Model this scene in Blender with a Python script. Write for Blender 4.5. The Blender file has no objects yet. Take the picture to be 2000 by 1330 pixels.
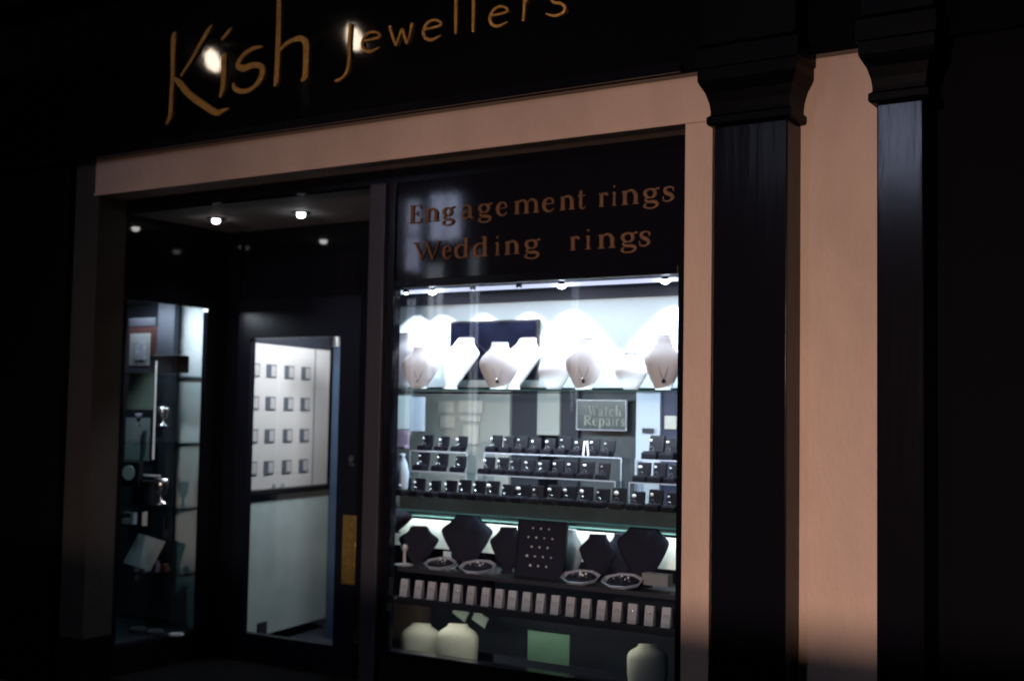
import bpy, bmesh, math, random
from mathutils import Vector, Matrix, noise
random.seed(7)
sc = bpy.context.scene
col = sc.collection
# ------------------------------------------------------------------ camera
CAM = Vector((0, -4.59, 1.6))
ROT = Matrix(((0.84245, 0.0173, 0.5385), (0.53848, -0.06007, -0.84049), (0.01781, 0.99804, -0.05993)))
cd = bpy.data.cameras.new("camera"); cam = bpy.data.objects.new("camera", cd); col.objects.link(cam)
cam.matrix_world = Matrix.Translation(CAM) @ ROT.to_4x4()
cd.sensor_width = 36; cd.lens = 43.2; cd.clip_end = 300; cd.clip_start = 0.05
sc.camera = cam
cd.dof.use_dof = True; cd.dof.focus_distance = 3.75; cd.dof.aperture_fstop = 2.8
# ------------------------------------------------------------------ night sky
w = bpy.data.worlds.new("World"); sc.world = w; w.use_nodes = True
bg = w.node_tree.nodes["Background"]
sky = w.node_tree.nodes.new("ShaderNodeTexSky"); sky.sky_type = 'NISHITA'; sky.sun_disc = False
sky.sun_elevation = math.radians(1); sky.sun_rotation = math.radians(200)
w.node_tree.links.new(sky.outputs[0], bg.inputs[0]); bg.inputs[1].default_value = 0.003
sc.view_settings.view_transform = 'Standard'; sc.view_settings.look = 'None'
sc.view_settings.exposure = 0; sc.view_settings.gamma = 1
sc.cycles.max_bounces = 8; sc.cycles.transparent_max_bounces = 24
sc.cycles.caustics_reflective = False; sc.cycles.caustics_refractive = False
sc.cycles.sample_clamp_indirect = 3

def look(o, loc, target):
    o.location = loc
    o.rotation_euler = (Vector(target) - Vector(loc)).to_track_quat('-Z', 'Y').to_euler()
def spot(name, loc, target, power, color, deg, blend, rad=0.02, parent=None):
    l = bpy.data.lights.new(name, 'SPOT'); l.energy = power; l.color = color
    l.spot_size = math.radians(deg); l.spot_blend = blend; l.shadow_soft_size = rad
    o = bpy.data.objects.new(name, l); col.objects.link(o); look(o, loc, target)
    return o
def area(name, loc, target, power, color, sx, sy):
    l = bpy.data.lights.new(name, 'AREA'); l.shape = 'RECTANGLE'; l.size = sx; l.size_y = sy
    l.energy = power; l.color = color
    o = bpy.data.objects.new(name, l); col.objects.link(o); look(o, loc, target)
    return o
# warm street flood light across the road
spot("street_flood", (-0.9, -8.6, 2.3), (-2.2, 0, -.7), 1800, (1.0, .71, .57), 68, 1.0, 0.06)

# ------------------------------------------------------------------ pixel helper: a pixel of the photograph onto a real plane
def ray(px, py): return ROT @ Vector(((px-1000)/2400, -(py-665)/2400, -1))
def P(px, py, y):
    d = ray(px, py); return CAM + d*((y-CAM.y)/d.y)
def PXP(px, py, x):
    d = ray(px, py); return CAM + d*((x-CAM.x)/d.x)

# ------------------------------------------------------------------ materials
def mat(name, colr, rough=.5, metal=0, emit=None, es=0, bump=0, bscale=40, stretch=(1,1,1), coat=0, vary=0, vscale=6, spec=None):
    m = bpy.data.materials.new(name); m.use_nodes = True
    nt = m.node_tree; b = nt.nodes["Principled BSDF"]
    b.inputs["Base Color"].default_value = (*colr, 1); b.inputs["Roughness"].default_value = rough
    b.inputs["Metallic"].default_value = metal
    if coat: b.inputs["Coat Weight"].default_value = coat; b.inputs["Coat Roughness"].default_value = .12
    if spec is not None: b.inputs["Specular IOR Level"].default_value = spec
    if emit:
        b.inputs["Emission Color"].default_value = (*emit, 1); b.inputs["Emission Strength"].default_value = es
    if bump or vary:
        tc = nt.nodes.new("ShaderNodeTexCoord"); mp = nt.nodes.new("ShaderNodeMapping")
        mp.inputs["Scale"].default_value = stretch
        nt.links.new(tc.outputs["Object"], mp.inputs[0])
    if bump:
        n = nt.nodes.new("ShaderNodeTexNoise"); n.inputs["Scale"].default_value = bscale; n.inputs["Detail"].default_value = 6
        bp = nt.nodes.new("ShaderNodeBump"); bp.inputs["Strength"].default_value = bump; bp.inputs["Distance"].default_value = .01
        nt.links.new(mp.outputs[0], n.inputs[0]); nt.links.new(n.outputs[0], bp.inputs["Height"]); nt.links.new(bp.outputs[0], b.inputs["Normal"])
        if coat: nt.links.new(bp.outputs[0], b.inputs["Coat Normal"])
    if vary:
        n = nt.nodes.new("ShaderNodeTexNoise"); n.inputs["Scale"].default_value = vscale; n.inputs["Detail"].default_value = 8
        n.inputs["Roughness"].default_value = .65
        nt.links.new(mp.outputs[0], n.inputs[0])
        mr = nt.nodes.new("ShaderNodeMapRange"); mr.inputs[1].default_value = .3; mr.inputs[2].default_value = .7
        mr.inputs[3].default_value = 1-vary; mr.inputs[4].default_value = 1+vary*.5
        nt.links.new(n.outputs[0], mr.inputs[0])
        mx = nt.nodes.new("ShaderNodeVectorMath"); mx.operation = 'SCALE'; mx.inputs[0].default_value = colr
        nt.links.new(mr.outputs[0], mx.inputs["Scale"]); nt.links.new(mx.outputs[0], b.inputs["Base Color"])
    return m
def glassmat(name, tint=(1,1,1), ior=1.45, rough=0.01, gain=1.0):
    m = bpy.data.materials.new(name); m.use_nodes = True; nt = m.node_tree
    nt.nodes.clear()
    o = nt.nodes.new("ShaderNodeOutputMaterial"); t = nt.nodes.new("ShaderNodeBsdfTransparent"); g = nt.nodes.new("ShaderNodeBsdfGlossy")
    t.inputs[0].default_value = (*tint, 1); g.inputs["Roughness"].default_value = rough
    f = nt.nodes.new("ShaderNodeLayerWeight"); f.inputs["Blend"].default_value = .5
    pw = nt.nodes.new("ShaderNodeMath"); pw.operation = 'POWER'; pw.inputs[1].default_value = 5
    ad = nt.nodes.new("ShaderNodeMath"); ad.operation = 'MULTIPLY_ADD'; ad.inputs[1].default_value = .96; ad.inputs[2].default_value = .04
    k = nt.nodes.new("ShaderNodeMath"); k.operation = 'MULTIPLY'; k.inputs[1].default_value = gain; k.use_clamp = True
    nt.links.new(f.outputs["Facing"], pw.inputs[0]); nt.links.new(pw.outputs[0], ad.inputs[0])
    x = nt.nodes.new("ShaderNodeMixShader")
    nt.links.new(ad.outputs[0], k.inputs[0]); nt.links.new(k.outputs[0], x.inputs[0])
    nt.links.new(t.outputs[0], x.inputs[1]); nt.links.new(g.outputs[0], x.inputs[2]); nt.links.new(x.outputs[0], o.inputs[0])
    return m
M = dict(
 black=mat("black_gloss_paint", (.005,.005,.008), .15, bump=.09, bscale=22, stretch=(1,1,.12), spec=.15),
 fascia=mat("fascia_black_gloss", (.004,.004,.005), .03, bump=.008, bscale=12),
 transom=mat("transom_black_glass", (.006,.006,.010), .05, bump=.02, bscale=6),
 capital=mat('capital_black_paint', (.0015,.0015,.0025), .4, bump=.1, spec=.05),
 wall=mat("black_wall", (.002,.002,.004), .8, spec=.08, bump=.3, bscale=30),
 plaster=mat("painted_plaster", (.61,.44,.36), .62, bump=.35, bscale=55, vary=.22, vscale=1.6, stretch=(1,1,.45)),
 doorpaint=mat("door_black_paint", (.007,.008,.014), .3, bump=.1, bscale=25, stretch=(1,1,.2), spec=.25),
 post=mat("window_post_paint", (.035,.033,.045), .38, bump=.3, bscale=25, stretch=(1,1,.12)),
 ceil=mat("recess_ceiling", (.66,.60,.58), .75, bump=.25, bscale=60, vary=.08),
 gold=mat("gilt_lettering", (1.0,.50,.12), .38, .6, bump=.6, bscale=90, vary=.35, vscale=30),
 copper=mat("copper_lettering", (.20,.09,.035), .45, .2, vary=.45, vscale=60),
 brass=mat("brass_plate", (.75,.47,.13), .32, .9, bump=.5, bscale=60, vary=.3, vscale=25),
 steel=mat("steel", (.55,.55,.6), .25, 1),
 shopglass=glassmat("shop_glass", (.95,.97,.98), 1.5, .01, 1.1),
 shelfglass=glassmat("shelf_glass", (.88,.96,.96), 1.5, .02, 1.3),
 shelfedge=mat("glass_shelf_edge", (.10,.28,.30), .2),
 acrylic=glassmat("acrylic", (.93,.96,.98), 1.49, .02, 1.6),
 acredge=mat("acrylic_edge", (.45,.47,.56), .25),
 white=mat("white_display_lining", (.60,.70,.74), .6, vary=.04, vscale=3),
 backlit=mat("white_lower_lining", (.80,.82,.80), .6, vary=.12, vscale=5),
 creampanel=mat("cream_panel", (.60,.585,.58), .6, vary=.04),
 linen=mat("white_linen", (.78,.77,.81), .8, bump=.08, bscale=160),
 cream=mat("cream_linen", (.72,.72,.62), .85, bump=.1, bscale=200),
 velvet=mat("navy_velvet", (.018,.019,.036), .8, bump=.4, bscale=150, spec=.2),
 velvet2=mat("plum_velvet", (.06,.04,.065), .8, bump=.4, bscale=150),
 boxblack=mat("ring_box_leatherette", (.004,.004,.009), .5, bump=.3, bscale=180, spec=.22),
 boxin=mat("ring_box_pad", (.008,.008,.014), .9, spec=.2),
 gem=mat("cut_gem", (.95,.95,1), .15, 0, coat=1),
 silver=mat("silver", (.82,.82,.86), .2, .9),
 darkdisp=mat("dark_screen", (.006,.007,.018), .12),
 frame=mat("black_frame", (.012,.012,.014), .35),
 card=mat("white_card", (.74,.72,.78), .7, vary=.08, vscale=20),
 paper=mat("notice_paper", (.48,.50,.47), .8, vary=.15, vscale=9),
 greycard=mat("grey_board", (.25,.27,.29), .8, vary=.12, vscale=4),
 interior=mat("interior_grey", (.34,.37,.36), .8, vary=.1, vscale=2),
 interiordk=mat("interior_dark", (.02,.024,.038), .7, vary=.2, vscale=3),
 bluewhite=mat("pale_blue_cabinet", (.42,.50,.62), .6, vary=.08, vscale=4),
 green=mat("green_card", (.13,.26,.18), .7, vary=.12, vscale=12),
 leaf=mat("folded_leaflet", (.40,.50,.45), .6, vary=.3, vscale=20),
 brown=mat("brown_carton", (.20,.15,.13), .8, vary=.15, vscale=8),
 lowerpanel=mat("grey_green_panel", (.50,.60,.60), .6, vary=.16, vscale=3),
 cardpat=mat("ring_photo", (.10,.12,.15), .5),
 cardpat2=mat("ring_photo_light", (.48,.47,.47), .5),
 redframe=mat("red_brown_frame", (.05,.018,.016), .5),
 picture=mat("faded_picture", (.38,.38,.48), .6, vary=.5, vscale=30),
 purple=mat("purple_box", (.20,.16,.24), .6, vary=.2, vscale=20),
 chalk=mat("chalk_lettering", (.26,.29,.26), .8, vary=.3, vscale=50),
 cabinet=mat("cabinet_grey", (.50,.55,.58), .7, vary=.08, vscale=3),
 deck=mat("display_deck", (.022,.024,.036), .6, vary=.2, vscale=9),
 asphalt=mat("asphalt", (.045,.045,.048), .75, bump=.5, bscale=90, vary=.2),
 slab=mat("paving", (.14,.13,.125), .8, bump=.3, bscale=50, vary=.2),
 brick=mat("dark_brick", (.10,.065,.05), .85, vary=.3),
 neutral_on=mat("cool_lamp", (1,1,1), .5, emit=(.80,.86,1), es=60),
 bar_on=mat("light_bar_diffuser", (.8,.8,.85), .5, emit=(.70,.74,1), es=1.15),
 strip_on=mat("case_strip_lamp", (1,1,1), .5, emit=(.92,1,.95), es=26),
 down_on=mat("downlight_lamp", (1,1,1), .5, emit=(.9,.95,1), es=17),
 down_dim=mat("downlight_lamp_dim", (1,1,1), .5, emit=(.95,.92,.9), es=9),
 street_on=mat("street_lamp_glass", (1,1,1), .5, emit=(1,.80,.62), es=26),
 win_cool=mat("lit_window_cool", (1,1,1), .5, emit=(.62,.70,1), es=5.5),
 win_dim=mat('lit_window_dim', (1,1,1), .5, emit=(.75,.85,1), es=2.6),
 win_blue=mat('lit_window_blue', (1,1,1), .5, emit=(.62,.70,1), es=28),
 win_warm=mat("lit_window_warm", (1,1,1), .5, emit=(1,.62,.5), es=1.4),
 tube_dim=mat("thin_tube", (.8,.82,.86), .3, emit=(.8,.85,.95), es=.16),
)
# ------------------------------------------------------------------ mesh helper
class MB:
    def __init__(s): s.bm = bmesh.new()
    def box(s, a, b, bev=0):
        a = Vector(a); b = Vector(b)
        lo = Vector([min(a[i], b[i]) for i in range(3)]); hi = Vector([max(a[i], b[i]) for i in range(3)])
        r = bmesh.ops.create_cube(s.bm, size=1)
        for v in r['verts']:
            v.co = Vector([lo[i]+(v.co[i]+.5)*(hi[i]-lo[i]) for i in range(3)])
        if bev:
            es = list({e for v in r['verts'] for e in v.link_edges})
            bmesh.ops.bevel(s.bm, geom=es, offset=bev, segments=2, affect='EDGES', profile=.6)
        return s
    def obox(s, c, size, rot=(0,0,0), bev=0):
        from mathutils import Euler
        r = bmesh.ops.create_cube(s.bm, size=1)
        vs = r['verts']
        for v in vs: v.co = Vector([v.co[i]*size[i] for i in range(3)])
        n0 = set(s.bm.verts)-set(vs)
        if bev:
            es = list({e for v in vs for e in v.link_edges})
            bmesh.ops.bevel(s.bm, geom=es, offset=bev, segments=2, affect='EDGES', profile=.6)
        R = Euler(rot).to_matrix()
        for v in s.bm.verts:
            if v not in n0: v.co = R @ v.co + Vector(c)
        return s
    def cyl(s, a, b, r, r2=None, n=16):
        a = Vector(a); b = Vector(b); r2 = r if r2 is None else r2
        q = (b-a).to_track_quat('Z', 'Y')
        res = bmesh.ops.create_cone(s.bm, segments=n, radius1=r, radius2=r2, depth=(b-a).length, cap_ends=True)
        for v in res['verts']: v.co = q @ v.co + (a+b)/2
        return s
    def ball(s, c, r, sz=(1,1,1), u=12, v=8):
        res = bmesh.ops.create_uvsphere(s.bm, u_segments=u, v_segments=v, radius=r)
        for q in res['verts']: q.co = Vector([q.co[i]*sz[i]+c[i] for i in range(3)])
        return s
    def loft(s, rings, cap=True):
        vs = [[s.bm.verts.new(p) for p in r] for r in rings]; n = len(vs[0])
        for i in range(len(vs)-1):
            for j in range(n):
                s.bm.faces.new((vs[i][j], vs[i][(j+1)%n], vs[i+1][(j+1)%n], vs[i+1][j]))
        if cap: s.bm.faces.new(vs[0][::-1]); s.bm.faces.new(vs[-1])
        return s
    def ribbon(s, pts, ws, th):
        """flat calligraphic stroke in the XZ plane, thickness th along +y"""
        # smooth (Catmull-Rom)
        P_ = [Vector(p) for p in pts]; out = []; wo = []
        n = len(P_)
        for i in range(n-1):
            p0 = P_[max(i-1,0)]; p1 = P_[i]; p2 = P_[i+1]; p3 = P_[min(i+2,n-1)]
            K = 5 if n > 2 else 1
            for k in range(K):
                t = k/K
                out.append(.5*((2*p1)+(-p0+p2)*t+(2*p0-5*p1+4*p2-p3)*t*t+(-p0+3*p1-3*p2+p3)*t**3)); wo.append(ws[i]*(1-t)+ws[i+1]*t)
        out.append(P_[-1]); wo.append(ws[-1])
        L = []; R_ = []
        for i, p in enumerate(out):
            t = out[min(i+1, len(out)-1)]-out[max(i-1, 0)]; t.y = 0
            if t.length < 1e-9: t = Vector((1,0,0))
            t.normalize(); nn = Vector((-t.z, 0, t.x))
            L.append(p+nn*wo[i]/2); R_.append(p-nn*wo[i]/2)
        f = [[s.bm.verts.new(q) for q in (l, r, r+Vector((0,th,0)), l+Vector((0,th,0)))] for l, r in zip(L, R_)]
        for i in range(len(f)-1):
            for j in range(4):
                s.bm.faces.new((f[i][j], f[i][(j+1)%4], f[i+1][(j+1)%4], f[i+1][j]))
        s.bm.faces.new(f[0][::-1]); s.bm.faces.new(f[-1])
        return s
    def build(s, name, m, parent=None, loc=(0,0,0), smooth=False, rot=None):
        bmesh.ops.recalc_face_normals(s.bm, faces=s.bm.faces)
        me = bpy.data.meshes.new(name); s.bm.to_mesh(me); s.bm.free()
        if smooth:
            for p in me.polygons: p.use_smooth = True
        me.materials.append(m)
        o = bpy.data.objects.new(name, me); col.objects.link(o); o.location = loc
        if rot: o.rotation_euler = rot
        if parent: o.parent = parent
        return o
def empty(name, label=None, cat=None, loc=(0,0,0), rz=0, group=None):
    o = bpy.data.objects.new(name, None); o.empty_display_size = .05; col.objects.link(o)
    o.location = loc; o.rotation_euler = (0,0,rz)
    tag(o, label, cat, group); return o
def tag(o, label=None, cat=None, group=None, kind=None):
    if label: o["label"] = label
    if cat: o["category"] = cat
    if group: o["group"] = group
    if kind: o["kind"] = kind
    return o
def copy_tree(o, parent=None):
    c = o.copy(); col.objects.link(c)
    if parent: c.parent = parent; c.matrix_parent_inverse = o.matrix_parent_inverse.copy()
    for ch in list(o.children): copy_tree(ch, c)
    return c
ORD = ["first","second","third","fourth","fifth","sixth","seventh","eighth","ninth","tenth","eleventh","twelfth","thirteenth","fourteenth","fifteenth","sixteenth","seventeenth","eighteenth","nineteenth","twentieth","twenty-first"]

# ================================================================== SETTING
tag(MB().box((-40,-2.0,-.02),(40,3.0,0)).build("pavement", M['slab']), kind="structure")
tag(MB().box((-40,-10.0,-.16),(40,-2.0,-.14)).build("road", M['asphalt']), kind="structure")
tag(MB().box((-40,-13.0,-.02),(40,-10.0,0)).build("pavement", M['slab']), kind="structure")
tag(MB().box((-60,-60,-.32),(60,60,-.3)).build("ground", M['asphalt']), kind="structure")

# ================================================================== THE SHOP
shop = empty("shop_building", "black painted jeweller's shopfront with pink plaster surround and lit display window", "shop building")
def part(name, mb, m, parent=None, **k): return mb.build(name, m, parent or shop, **k)
G = .2        # plane of the glazing
# upper black wall and fascia
part("upper_wall", MB().box((-14,-.02,3.95),(6,.6,9)), M['wall'])
fas = part("fascia_board", MB().box((-9,-.055,3.0),(6,.0,3.95)), M['fascia'])
part("cornice", MB().box((-9,-.20,3.955),(6,-.056,4.03)).box((-9,-.27,4.031),(6,-.056,4.09)), M['black'])
part("fascia_moulding", MB().box((-9,-.085,3.004),(-2.1,-.056,3.03)).box((-9,-.072,3.031),(-2.1,-.056,3.05)), M['black'])
# plaster surround
part("lintel", MB().box((-5.80,0,2.813),(-1.99,G,3.0)).box((-5.80,-.008,2.806),(-1.99,-.0005,2.82)), M['plaster'])
jambm = mat("jamb_dark", (.035,.03,.028), .6, bump=.3, bscale=55, vary=.15)  # left jamb, up past the lintel end, darker than the plaster
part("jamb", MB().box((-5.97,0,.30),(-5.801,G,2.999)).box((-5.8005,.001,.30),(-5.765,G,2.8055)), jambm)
part("jamb", MB().box((-2.11,0,.30),(-1.99,G,2.8055)), M['plaster'])
part("plaster_panel", MB().box((-1.66,0,.30),(-1.22,.2,3.02)), M['plaster'])
part("jamb_plinth", MB().box((-5.985,-.02,0),(-5.76,G,.299)), M['black'])
part("jamb_plinth", MB().box((-2.118,-.02,0),(-1.985,G,.299)), M['black'])
part("panel_plinth", MB().box((-1.66,-.02,0),(-1.22,.2,.299)), M['black'])
# side walls
part("wall", MB().box((-14,-.03,0),(-5.99,.18,3.0)).box((-14,-.03,3.0),(-9.01,.18,3.95)), M['wall'])
part("wall", MB().box((-1.0,-.02,0),(6,.3,2.999)), M['wall'])
# pilasters
def pilaster(x0, x1, yf):
    r = part("pilaster", MB().box((x0,yf,.16),(x1,-.001,2.74), bev=.006), M['black'])
    c = MB()
    def sq(e, z): return [(x0-e,-.002,z),(x0-e,yf-e,z),(x1+e,yf-e,z),(x1+e,-.002,z)]
    c.loft([sq(e, z) for z, e in ((2.741,.0),(2.743,.018),(2.75,.024),(2.775,.024),(2.785,.012),(2.80,.012),(2.83,.016),(2.87,.028),(2.90,.045),(2.915,.052),(2.96,.052),(2.965,.060),(3.04,.060),(3.06,.045),(3.42,.045))])
    c.build("capital", M['capital'], r)
    MB().box((x0-.04,yf-.04,0),(x1+.04,-.002,.158), bev=.01).build("plinth", M['black'], r)
    MB().box((x0-.02,yf-.05,3.421),(x1+.02,-.058,3.955), bev=.02).build("bracket", M['capital'], r)
    return r
yf = -.15
pilaster(P(1392,700,yf).x+.0, P(1536,700,yf).x, yf)
pilaster(P(1712,700,-.2).x, P(1712,700,-.2).x+.165, -.2)
part("wall", MB().box((-1.219,-.001,0),(-1.001,.3,2.999)), M['wall'])
# recess: ceiling, walls, head board
HZ = 2.75
part("recess_ceiling", MB().box((-5.86,.262,HZ),(-3.79,1.12,HZ+.03)), M['ceil'])
part("head_board", MB().box((-5.86,G+.001,2.74),(-2.10,.26,2.95)), M['black'])
part("side_panel", MB().box((-5.90,.262,2.24),(-5.86,1.12,HZ-.001)).box((-5.90,.262,0),(-5.86,1.12,.2)).box((-5.90,.262,.2),(-5.86,.31,2.24)).box((-5.90,.95,.2),(-5.86,1.12,2.24)), M['transom'])
sp = part("side_window", MB().box((-5.888,.31,.2),(-5.882,.95,2.24)), M['shopglass'])
part("threshold", MB().box((-5.86,.262,-.0),(-3.8,1.12,.03)), mat("dark_mat", (.006,.006,.007), .9, spec=.05))
# window post (between door recess and window)
part("window_post", MB().box((P(722,700,G).x,G-.03,0),(P(752,700,G).x,G+.05,2.739), bev=.004), M['post'])
part("window_post", MB().box((P(753,700,G).x,G-.01,0),(P(768,700,G).x,G+.05,2.739), bev=.003), M['black'])
psx = P(722,700,G).x
part("splayed_side", MB().loft([[(psx,G+.051,z),(psx+.022,G+.051,z),(-4.60,1.119,z),(-4.622,1.119,z)] for z in (0,2.739)]), M['doorpaint'])
# right window stile
part("window_post", MB().box((P(1325,700,G).x,G-.01,0),(-2.09,G+.05,2.739), bev=.003), M['black'])
# transom panel carrying the lettering, rail below it
gx0, gx1 = P(769,700,G).x, P(1325,700,G).x
ztop_glass = P(1050,549,G).z
part("transom_panel", MB().box((gx0,G,ztop_glass+.04),(gx1,G+.03,2.739)), M['transom'])
part("transom_rail", MB().box((gx0,G-.012,ztop_glass),(gx1,G+.045,ztop_glass+.04), bev=.004), M['black'])
zsill = .45
part("shop_window", MB().box((gx0,G+.012,zsill),(gx1,G+.018,ztop_glass)), M['shopglass'])
part("stall_riser", MB().box((gx0,G-.02,0),(gx1,G+.06,zsill-.001), bev=.003), M['black'])
# ---- door
DY = 1.12
dg = [P(490,662,DY), P(665,657,DY)]
dxl, dxr = dg[0].x, dg[1].x; dzt = 2.055; dzb = .2
door = part("door", MB().box((dxl-.11,DY,.04),(dxl,DY+.045,2.3)).box((dxr,DY,.04),(dxr+.155,DY+.045,2.3))
   .box((dxl,DY,dzt),(dxr,DY+.045,2.3)).box((dxl,DY,.04),(dxr,DY+.045,dzb)), M['doorpaint'])
MB().box((dxl,DY+.018,dzb),(dxr,DY+.024,dzt)).build("door_glass", M['shopglass'], door)
bp0 = P(671,1005,DY); bp1 = P(692,1142,DY)
pp = MB().box((bp0.x,DY-.006,bp1.z),(bp1.x+.005,DY-.0005,bp0.z), bev=.002)
for zz in (bp0.z-.02, bp1.z+.02): pp.cyl(((bp0.x+bp1.x)/2,DY-.009,zz),((bp0.x+bp1.x)/2,DY-.005,zz),.006,n=10)
pp.build("push_plate", M['brass'], door)
lk = P(688,895,DY)
MB().cyl((lk.x,DY-.012,lk.z),(lk.x,DY-.0005,lk.z),.022).box((lk.x-.02,DY-.004,lk.z-.045),(lk.x+.02,DY-.0004,lk.z-.026)).build("lock", M['steel'], door)
part("door_frame", MB().box((-5.859,DY,0),(dxl-.112,DY+.09,2.749)).box((dxr+.157,DY,0),(-3.8,DY+.09,2.749)).box((dxl-.112,DY+.02,2.302),(dxr+.157,DY+.09,2.749)), M['transom'])
# ---- interior shell of the shop
part("interior_wall", MB().box((-9,4.5,0),(-1,4.6,3.0)).box((-9,-0.0+1.3,0),(-8.9,4.5,3.0)), M['interiordk'])
part("interior_wall", MB().box((-2.09,G+.051,0),(-2.0,4.5,3.0)), M['interiordk'])
part("interior_floor", MB().box((-8.9,1.22,.01),(-2.1,4.5,.03)), M['interiordk'])
part("interior_ceiling", MB().box((-8.9,1.22,2.95),(-2.1,4.5,3.0)), M['interiordk'])
BY = .62      # back of the window display
# window display carcass
cz = P(1050,585,BY).z
part("display_soffit", MB().loft([[(gx0,G+.052,z),(gx1,G+.052,z),(gx1,BY+.05,z),(-4.08,BY+.05,z)] for z in (2.235,2.27)]), M['interiordk'])
tb = P(1050,748,BY).z
wl = part("display_back", MB().box((-4.08,BY,1.735),(-2.09,BY+.02,2.233)), M['white'])
part("display_trim", MB().box((-4.06,BY-.035,P(1050,588,BY).z),(-2.09,BY-.001,2.233)), M['interiordk'])

# ================================================================== SIGNS
SY = -.066
sign = empty("shop_sign", "large gilt script shop name lettering across the black fascia", "shop sign", (-4.2,SY,3.05))
def world_child(o, root):      # built in world coordinates, hang under root
    o.parent = root; o.matrix_parent_inverse = Matrix.Translation(-Vector(root.location)); return o
def zs(sx, sy, ox, oy, sc_): return ox+sx/sc_, oy+sy/sc_
def letter_strokes(name, strokes, ox, oy, k, y, m, root, th=.008, wgain=1.0):
    mb = MB(); pxm = None
    for st in strokes:
        pts = []; ws = []
        for i, q in enumerate(st):
            X, Y, W = q
            px, py = ox+X/k, oy+Y/k
            p = P(px, py, y); e = P(px+1, py, y); e2 = P(px, py+1, y)
            pts.append(p+Vector((0,random.uniform(-1,1)*.0002,0))); ws.append(W/k*.5*((e-p).length+(e2-p).length)*wgain)
        mb.ribbon(pts, ws, th)
    o = mb.build(name, m); return world_child(o, root)
K = [ [(285,285,25),(268,340,60),(260,480,50),(258,650,42),(247,850,40),(238,1010,42),(228,1050,40),(200,1110,10)],
      [(606,222,8),(570,280,42),(500,400,38),(420,540,28),(330,680,22)],
      [(272,695,20),(320,740,60),(400,835,60),(520,925,62),(640,1000,56),(700,985,34),(760,962,6)] ]
I = [ [(778,250,12),(740,300,34),(692,355,20)], [(735,478,20),(712,520,62),(710,620,58),(708,720,52),(700,790,50),(678,868,14)] ]
S = [ [(1055,415,14),(980,430,36),(905,475,38),(850,540,40),(838,590,50),(890,608,58),(970,580,50),(1040,590,52),(1055,640,62),(1030,710,52),(985,770,34),(920,808,38),(850,810,44),(805,780,44),(800,735,12)] ]
Hh = [ [(1205,-200,36),(1203,0,46),(1200,150,50),(1196,320,52),(1190,480,54),(1184,620,52),(1178,720,50),(1160,770,14)],
      [(1205,455,14),(1255,400,36),(1320,360,36),(1395,345,50),(1440,385,66),(1442,480,62),(1438,600,60),(1432,680,60),(1400,722,14)] ]
for nm, st in (("letter_k",K),("letter_i",I),("letter_s",S),("letter_h",Hh)):
    letter_strokes(nm, st, 280, 0, 4.545, SY, M['gold'], sign, wgain=.84)
J4 = [ [(178,185,24),(170,260,32),(166,340,30),(166,430,26),(160,510,24),(142,570,20),(110,612,18),(80,628,24),(52,634,12)] ]
E4 = lambda dx, dy, s=1: [ [(dx+8*s,dy+75*s,14),(dx+70*s,dy+62*s,16),(dx+138*s,dy+40*s,20),(dx+128*s,dy+10*s,18),(dx+80*s,dy+2*s,20),(dx+30*s,dy+30*s,22),(dx+4*s,dy+90*s,26),(dx+20*s,dy+140*s,26),(dx+70*s,dy+155*s,22),(dx+140*s,dy+120*s,8)] ]
W4 = [ [(482,205,26),(506,290,24),(532,358,16)], [(532,358,12),(556,290,16),(580,232,22),(598,290,24),(616,345,14)], [(616,345,12),(640,270,16),(658,180,24)] ]
L4 = [ [(1003,-240,22),(1001,-60,26),(1000,120,28),(998,268,18)] ]
L42 = [ [(1141,-260,22),(1139,-60,26),(1137,100,28),(1133,252,18)] ]
R4 = [ [(1538,-60,22),(1534,60,26),(1526,168,16)], [(1536,30,12),(1570,-20,20),(1605,-25,26)] ]
S4 = [ [(1845,-70,18),(1790,-70,20),(1745,-20,22),(1765,20,24),(1820,30,24),(1852,62,26),(1830,105,22),(1770,126,22),(1705,110,12)] ]
for nm, st in (("letter_j",J4),("letter_e",E4(262,250)),("letter_w",W4),("letter_e",E4(742,158)),("letter_l",L4),("letter_l",L42),("letter_e",E4(1262,52)),("letter_r",R4),("letter_s",S4)):
    letter_strokes(nm, st, 640, 0, 4.0, SY, M['gold'], sign, wgain=.84)

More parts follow.
